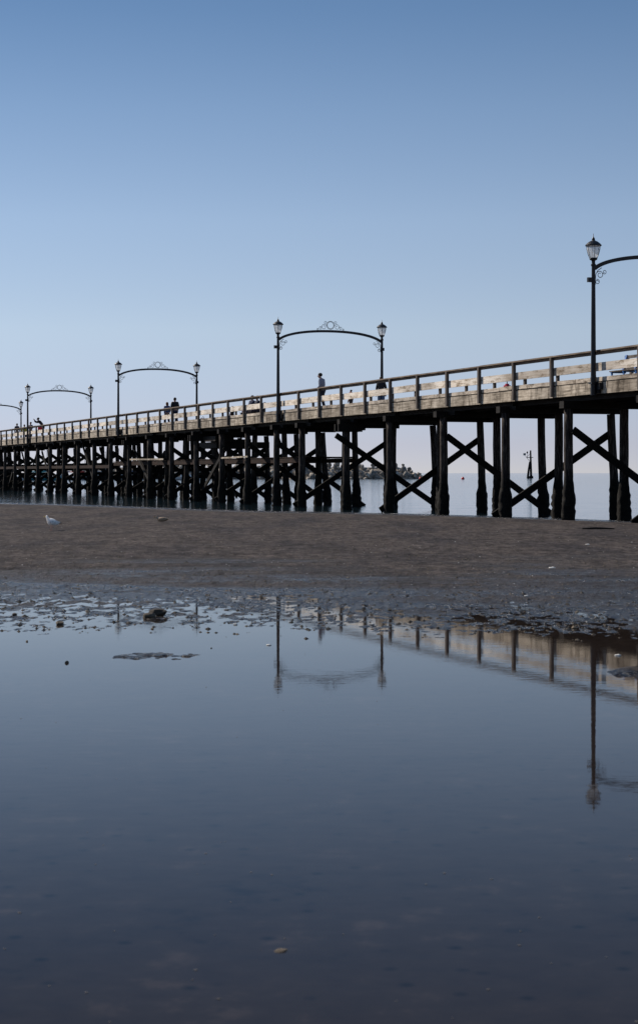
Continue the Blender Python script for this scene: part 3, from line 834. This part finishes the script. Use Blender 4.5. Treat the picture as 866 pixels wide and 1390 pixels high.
for (px, py, w, hgt, sd, lb) in ((203, 838, .10, .038, 1, 'left one of the two lumps of the dark muddy mound'), (215, 836, .13, .055, 2, 'right and taller one of the two lumps of the dark muddy mound')):
    x, y = ray(px, py); stone('mud_clump', lb, 'mud clump', x, y, (w, .10, hgt), sd, M['moss'], .25)
peb = [(175, 840, .022, 'small dark stone just right of... '),]
singles = [(21, 835, .030, 'round dark stone in the wet sand at the left edge'),
           (81, 848, .045, 'flat dark stone at the pool margin left of the muddy mound'),
           (175, 847, .030, 'dark stone just below the muddy mound at its left'),
           (91, 900, .020, 'small black stone alone in the pool at the left'),
           (37, 871, .014, 'tiny black stone in the pool near the left edge'),
           (207, 854, .018, 'small dark stone in the pool under the muddy mound'),
           (320, 848, .022, 'pale stone at the pool margin right of the muddy mound'),
           (287, 880, .010, 'tiny dark stone in open pool right of the mud island'),
           (528, 829, .026, 'reddish stone in the wet flat at the centre right'),
           (779, 853, .030, 'dark stone in the wet flat near the right edge')]
for i, (px, py, r_, lb) in enumerate(singles):
    x, y = ray(px, py)
    stone('stone', lb, 'stone', x, y, (r_, r_ * 1.2, r_ * .7), 20 + i, M['shell'] if 'pale' in lb else M['moss'], .3)
x, y = ray(383, 1290)
stone('stone', 'brown stone just under the surface at the bottom of the view', 'stone', x, y, (.028, .035, .010), 55, M['moss'], .75, z=.002)
x, y = ray(811, 719.5, 1.55); bm = bmesh.new()
tube(bm, [(-.42, 0, .02), (-.1, .03, .03), (.2, -.02, .025), (.45, .02, .015)], [.02, .028, .024, .012], 8)
o = tag(obj('stick', bm, M['tar'], smooth=True), 'black waterlogged stick lying on the sand near the right piles', 'stick'); o.location = (x, y, gz(x, y))
for i, (px, py, sz, lb) in enumerate(((797, 740, .05, 'white shell on the sand below the black stick'), (749, 770, .06, 'flat white shell piece on the sand bar at the right'), (857, 737, .02, 'small white shell near the right edge of the sand bar'),
                                      (838, 890, .03, 'white shell beside the reflected deck at the right'), (365, 876, .025, 'white shell in the pool left of the mirrored lamp post'), (714, 810, .03, 'white shell in the wet flat right of centre'))):
    x, y = ray(px, py, 1.55 if py < 800 else 1.6); bm = bmesh.new(); ellipsoid(bm, Vector((0, 0, 0)), (sz, sz * .8, sz * .3), 12)
    for v in bm.verts: v.co.z *= 1 + .25 * math.sin(v.co.x / sz * 6)
    o = tag(obj('shell', bm, M['shell'], smooth=True), lb, 'shell'); o.location = (x, y, max(gz(x, y), 0) + sz * .12)
# countless crumbs, pits and shell bits on the bar: one object of stuff for each material
def scatter(name, mat, n, lab, ymin, ymax, smin, smax, seed):
    r_ = random.Random(seed); V = []; F = []
    for _ in range(n):
        y = 1 / r_.uniform(1 / ymax, 1 / ymin); x = r_.uniform(-.21, .21) * y
        z = gz(x, y)
        if z < -.003: continue
        z = max(z, 0) if y < 30 else z
        s_ = r_.uniform(smin, smax) * r_.uniform(.5, 1); b0 = len(V)
        a0 = r_.uniform(0, 6)
        for k in range(5):
            a = a0 + k * 1.257; q = s_ * r_.uniform(.7, 1.2); V.append((x + math.cos(a) * q * 1.4, y + math.sin(a) * q, z - s_ * .1))
        V.append((x + r_.uniform(-.2, .2) * s_, y, z + s_ * r_.uniform(.35, .8)))
        for k in range(5): F.append((b0 + k, b0 + (k + 1) % 5, b0 + 5))
    me = bpy.data.meshes.new(name); me.from_pydata(V, [], F); me.materials.append(mat)
    o = bpy.data.objects.new(name, me); C.objects.link(o); tag(o, lab, 'gravel', kind='stuff')
scatter('mud_crumbs', M['moss'], 6500, 'dark mud crumbs and small stones strewn over the wet sand', 17.5, 60, .008, .03, 3)
scatter('shell_bits', M['shell'], 800, 'tiny white shell bits strewn over the sand bar', 18, 60, .005, .014, 4)

r_ = random.Random(9); V = []; F = []
for _ in range(90):
    y_ = 1 / r_.uniform(1 / 16.5, 1 / 5.0); x_ = r_.uniform(-.2, .2) * y_; q_ = r_.uniform(.002, .006); b0 = len(V)
    for k in range(6): V.append((x_ + math.cos(k * 1.047) * q_ * r_.uniform(.7, 1.8), y_ + math.sin(k * 1.047) * q_, .0015))
    V.append((x_, y_, .0015 + q_ * .3))
    for k in range(6): F.append((b0 + k, b0 + (k + 1) % 6, b0 + 6))
me = bpy.data.meshes.new('floating_flecks'); me.from_pydata(V, [], F); me.materials.append(plain('drowned_fleck', (.12, .11, .10), .7))
fo = bpy.data.objects.new('floating_flecks', me); C.objects.link(fo); tag(fo, 'tiny grey flecks floating on the tide pool', 'debris', kind='stuff')

# ------------------------------------------------------------------ breakwater
bw_protos = [obj('boulder', rock_bm(100 + i, (rnd.uniform(.7, 1), rnd.uniform(.7, 1), rnd.uniform(.55, .8)), .3, 2, 14), M['boulder']) for i in range(6)]
used = [False] * 6
def bw_path(u):   # runs from the right tip to the left
    return Vector((31.0 - 100 * u, 520 + 20 * u, 0))
bm = bmesh.new(); n = 24; rings = []
for k in range(n + 1):
    u_ = (k / n) ** 1.6; c = bw_path(.004 + .996 * u_); e = min(1, .12 + u_ * 11)
    rings.append([bm.verts.new(c + Vector((0, yy * (.3 + .7 * e), zz * e if zz > 0 else zz))) for yy, zz in ((-5.2, -1.2), (-2.8, 1.6), (0, 3.2), (2.5, 2.9), (8, -1.5))])
for a, b in zip(rings, rings[1:]):
    for k in range(4): bm.faces.new((a[k], a[k + 1], b[k + 1], b[k]))
bm.faces.new(rings[0]); bm.faces.new(rings[-1])
tag(obj('breakwater_mound', bm, M['boulder']), 'rubble core under the breakwater boulders', kind='structure')
cnt = 0
for row, (yy, zz, n) in enumerate(((-5.6, .1, 60), (-4.4, 1.1, 62), (-3.0, 2.1, 60), (-1.4, 2.95, 62), (.3, 3.7, 52))):
    for k in range(n):
        u = (k + rnd.uniform(.1, .9)) / n
        e = min(1, .15 + u * 11)
        i = rnd.randrange(6); p = bw_protos[i]
        if used[i]: p = p.copy(); C.objects.link(p)
        used[i] = True; cnt += 1
        sc = rnd.choice((.6, .8, 1.0, 1.2, 1.5)) * rnd.uniform(.9, 1.15) * (.65 + .35 * e)
        p.location = bw_path(u) + Vector((rnd.uniform(-.3, .3), yy * (.3 + .7 * e) + rnd.uniform(-.5, .5), zz * e + rnd.uniform(-.3, .3)))
        p.scale = (sc,) * 3; p.rotation_euler = (rnd.uniform(0, 3), rnd.uniform(0, 3), rnd.uniform(0, 6))
        tag(p, 'grey angular boulder piled on the far breakwater', 'boulder', 'breakwater boulders')

# ------------------------------------------------------------------ moored boats
def boat(label, loc, rz, hull_c, cover_c, L=8.0, mast=7.6):
    r = thing('sailboat', label, 'sailboat', loc, rz, 'boats moored behind the pier')
    hm = plain('hull_paint', hull_c, .35, 0, .08, 3); wm = plain('white_gelcoat', (.75, .75, .73), .4, 0, .08, 3); cm = cloth('sail_cover', cover_c)
    bm = bmesh.new(); rings = []
    for k in range(9):
        u = k / 8; x = (u - .5) * L; w = L * .15 * (math.sin(math.pi * min(1, .22 + u * .78)) ** .7 + .02); sh = .75 + .35 * (u - .35) ** 2 * 2
        rings.append([bm.verts.new((x, yy, zz)) for yy, zz in ((-w, sh), (-w * .85, .3), (-w * .3, -.25), (w * .3, -.25), (w * .85, .3), (w, sh))])
    rings = rings[::-1]
    for a, b in zip(rings, rings[1:]):
        for k in range(6): bm.faces.new((a[k], a[(k + 1) % 6], b[(k + 1) % 6], b[k]))
    bm.faces.new(rings[0]); bm.faces.new(rings[-1][::-1])
    obj('hull', bm, hm, r)
    bm = bmesh.new(); vs = box(bm, -L * .18, L * .2, -L * .085, L * .085, .8, 1.35)
    for v in bm.verts:
        if v.co.z > 1: v.co.x *= .85; v.co.y *= .8
    cb = obj('cabin', bm, wm, r)
    bm = bmesh.new()
    for sy in (-1, 1): box(bm, -L * .12, L * .14, sy * L * .078 - .01, sy * L * .078 + .01, 1.02, 1.2)
    obj('window', bm, M['iron'], cb)
    bm = bmesh.new(); tube(bm, [(L * .08, 0, 1.3), (L * .08, 0, mast)], [.07, .045], 8); obj('mast', bm, M['concrete'], r)
    bm = bmesh.new(); tube(bm, [(L * .07, 0, 2.0), (-L * .1, 0, 1.98), (-L * .36, 0, 1.9)], [.16, .2, .1], 8); obj('furled_sail', bm, cm, r, smooth=True)
    bm = bmesh.new()
    for e in ((L * .49, 0, .95), (-L * .48, 0, .95)): tube(bm, [(L * .08, 0, mast - .1), e], .012, 4)
    obj('rigging', bm, M['iron'], r)
    return r
bspec = [(12, 420, .3, (.7, .7, .7), (.02, .12, .3), 'white sailboat moored farthest left behind the piles'),
         (38, 445, 2.9, (.03, .16, .2), (.02, .2, .3), 'teal hulled sailboat second from the left behind the piles'),
         (60, 405, .1, (.05, .25, .3), (.05, .3, .35), 'turquoise sailboat behind the piles below the yellow coated child'),
         (86, 460, 3.0, (.7, .7, .68), (.02, .06, .2), 'white sailboat with navy sail cover, fourth from the left'),
         (112, 430, -.2, (.7, .7, .7), (.3, .05, .04), 'white sailboat with red sail cover, fifth from the left'),
         (140, 470, .2, (.05, .08, .2), (.4, .4, .4), 'navy hulled sailboat left of the third lamp post'),
         (165, 425, 3.3, (.72, .72, .7), (.02, .15, .25), 'white sailboat with blue sail cover under the third lamp post'),
         (188, 455, .1, (.4, .4, .42), (.03, .1, .3), 'grey sailboat, second from the right of the moored row'),
         (252, 430, .05, (.75, .75, .75), (.5, .5, .5), 'white sailboat moored apart, rightmost in front of the breakwater')]
for (px, D, rz, hc, cc, lb) in bspec:
    boat(lb, ((px - 433) * D / 2500, D, SEA_Z), rz, hc, cc, rnd.uniform(7, 9), rnd.uniform(6.4, 7.4))

# ------------------------------------------------------------------ buoys and channel marker
def buoy(label, x, y):
    r = thing('buoy', label, 'buoy', (x, y, SEA_Z), 0, 'red mooring buoys')
    bm = bmesh.new(); lathe(bm, [(.1, -.25), (.34, -.1), (.42, .15), (.38, .38), (.2, .58), (.08, .66)], 18)
    obj('float', bm, plain('red_plastic', (.75, .03, .015), .4, 0, .08), r, smooth=True)
    bm = bmesh.new(); tube(bm, [(.07 * math.cos(a), 0, .70 + .07 * math.sin(a)) for a in [i * math.pi / 6 for i in range(13)]], .015, 6, False)
    obj('ring', bm, M['iron'], r)
buoy('red mooring buoy in front of the tip of the breakwater', (570.5 - 433) * 480 / 2500, 480)
buoy('red mooring buoy on open water right of the breakwater', (628 - 433) * 480 / 2500, 480)
mk = thing('channel_marker', 'tall dark channel marker on two leaning piles in the open sea', 'channel marker', ((719 - 433) * 590 / 2500, 590, SEA_Z), 0)
bm = bmesh.new(); tube(bm, [(.35, 0, -1), (.25, 0, 4), (.15, 0, 8.9)], [.42, .34, .24], 10); obj('pile', bm, M['tar'], mk)
bm = bmesh.new(); tube(bm, [(-.85, 0, -1), (-.4, 0, 3), (-.1, 0, 5.2)], [.4, .32, .25], 10); obj('pile', bm, M['tar'], mk)
bm = bmesh.new(); box(bm, -.95, 1.0, -.5, .5, -.5, .7, .1); obj('footing', bm, M['tar'], mk)
bm = bmesh.new(); box(bm, -1.15, .95, -.6, .6, 6.55, 6.75); bar(bm, (-1.0, 0, 6.5), (-.05, 0, 5.3), .12, .12); bar(bm, (-1.1, 0, 6.8), (.05, 0, 7.8), .1, .1)
obj('platform', bm, M['tar'], mk)
bm = bmesh.new(); tube(bm, [(-.9, 0, 6.7), (-.9, 0, 8.2)], .05, 6); lathe(bm, [(.1, 7.9), (.24, 8.0), (.24, 8.4), (.1, 8.6)], 8, -.9); obj('beacon_light', bm, M['iron'], mk)
bm = bmesh.new(); box(bm, -2.15, -1.35, -.04, .04, 7.3, 8.0); tube(bm, [(-1.8, 0, 7.4), (-1.05, 0, 6.7)], .04, 6); obj('daymark_board', bm, M['concrete'], mk)

# ------------------------------------------------------------------ light, sky, camera
SUN_EL = R(36); az = Vector((-.777, .630)); 
w = bpy.data.worlds.new('World'); bpy.context.scene.world = w; w.use_nodes = True
nt = w.node_tree; bg = nt.nodes['Background']
sky = N(nt, 'ShaderNodeTexSky', sky_type='NISHITA'); sky.sun_disc = False
sky.sun_elevation = SUN_EL; sky.sun_rotation = math.atan2(az.x, az.y)
sky.altitude = 0; sky.air_density = 1.0; sky.dust_density = 0.0; sky.ozone_density = 3.0
tcw = N(nt, 'ShaderNodeTexCoord').outputs['Generated']
vm = N(nt, 'ShaderNodeVectorMath', operation='MULTIPLY_ADD'); vm.inputs[1].default_value = (1, 1, 2.5); vm.inputs[2].default_value = (0, 0, .06)
nt.links.new(tcw, vm.inputs[0]); nt.links.new(vm.outputs[0], sky.inputs[0])
sepw = N(nt, 'ShaderNodeSeparateXYZ'); nt.links.new(tcw, sepw.inputs[0])
haze = ramp(nt, sepw.outputs[2], [(0.0, (.365, .305, .283)), (0.015, (0.419, 0.3259, 0.2799)), (0.077, (0.6955, 0.56, 0.3774)), (0.136, (0.717, 0.6241, 0.4382)), (0.193, (0.5964, 0.5793, 0.4373)), (0.245, (0.4501, 0.502, 0.4139)), (0.6, (0.4501, 0.502, 0.4139))])     # low haze whitens the sky towards the horizon
hz3 = N(nt, 'ShaderNodeVectorMath', operation='MULTIPLY'); hz3.inputs[1].default_value = (3 * 1.03, 3 * .95, 3 * 1.08)
nt.links.new(haze, hz3.inputs[0])
tint = N(nt, 'ShaderNodeVectorMath', operation='MULTIPLY'); nt.links.new(hz3.outputs[0], tint.inputs[1])
nt.links.new(sky.outputs[0], tint.inputs[0]); nt.links.new(tint.outputs[0], bg.inputs['Color']); bg.inputs['Strength'].default_value = .09
sd = bpy.data.lights.new('sun', 'SUN'); sd.energy = 4.8; sd.angle = R(.5); sd.color = (1, .90, .80)
so = bpy.data.objects.new('sun', sd); C.objects.link(so)
dirv = Vector((az.x * math.cos(SUN_EL), az.y * math.cos(SUN_EL), math.sin(SUN_EL)))
so.rotation_euler = dirv.to_track_quat('Z', 'Y').to_euler(); so.location = (-60, 60, 60)

cd = bpy.data.cameras.new('camera'); cam = bpy.data.objects.new('camera', cd); C.objects.link(cam)
cam.location = (0, 0, 1.6); cam.rotation_euler = (R(90), 0, 0)
cd.sensor_fit = 'VERTICAL'; cd.sensor_height = 36; cd.sensor_width = 24; cd.lens = 2500 / 1390 * 36
cd.shift_y = -53 / 1390; cd.clip_start = .1; cd.clip_end = 30000
cd.dof.use_dof = True; cd.dof.focus_distance = 78; cd.dof.aperture_fstop = 7.1
sc = bpy.context.scene; sc.camera = cam
sc.view_settings.view_transform = 'Standard'; sc.view_settings.look = 'None'
sc.view_settings.gamma = 1; sc.view_settings.exposure = 0; sc.view_settings.use_curve_mapping = False
sc.render.engine = 'CYCLES'
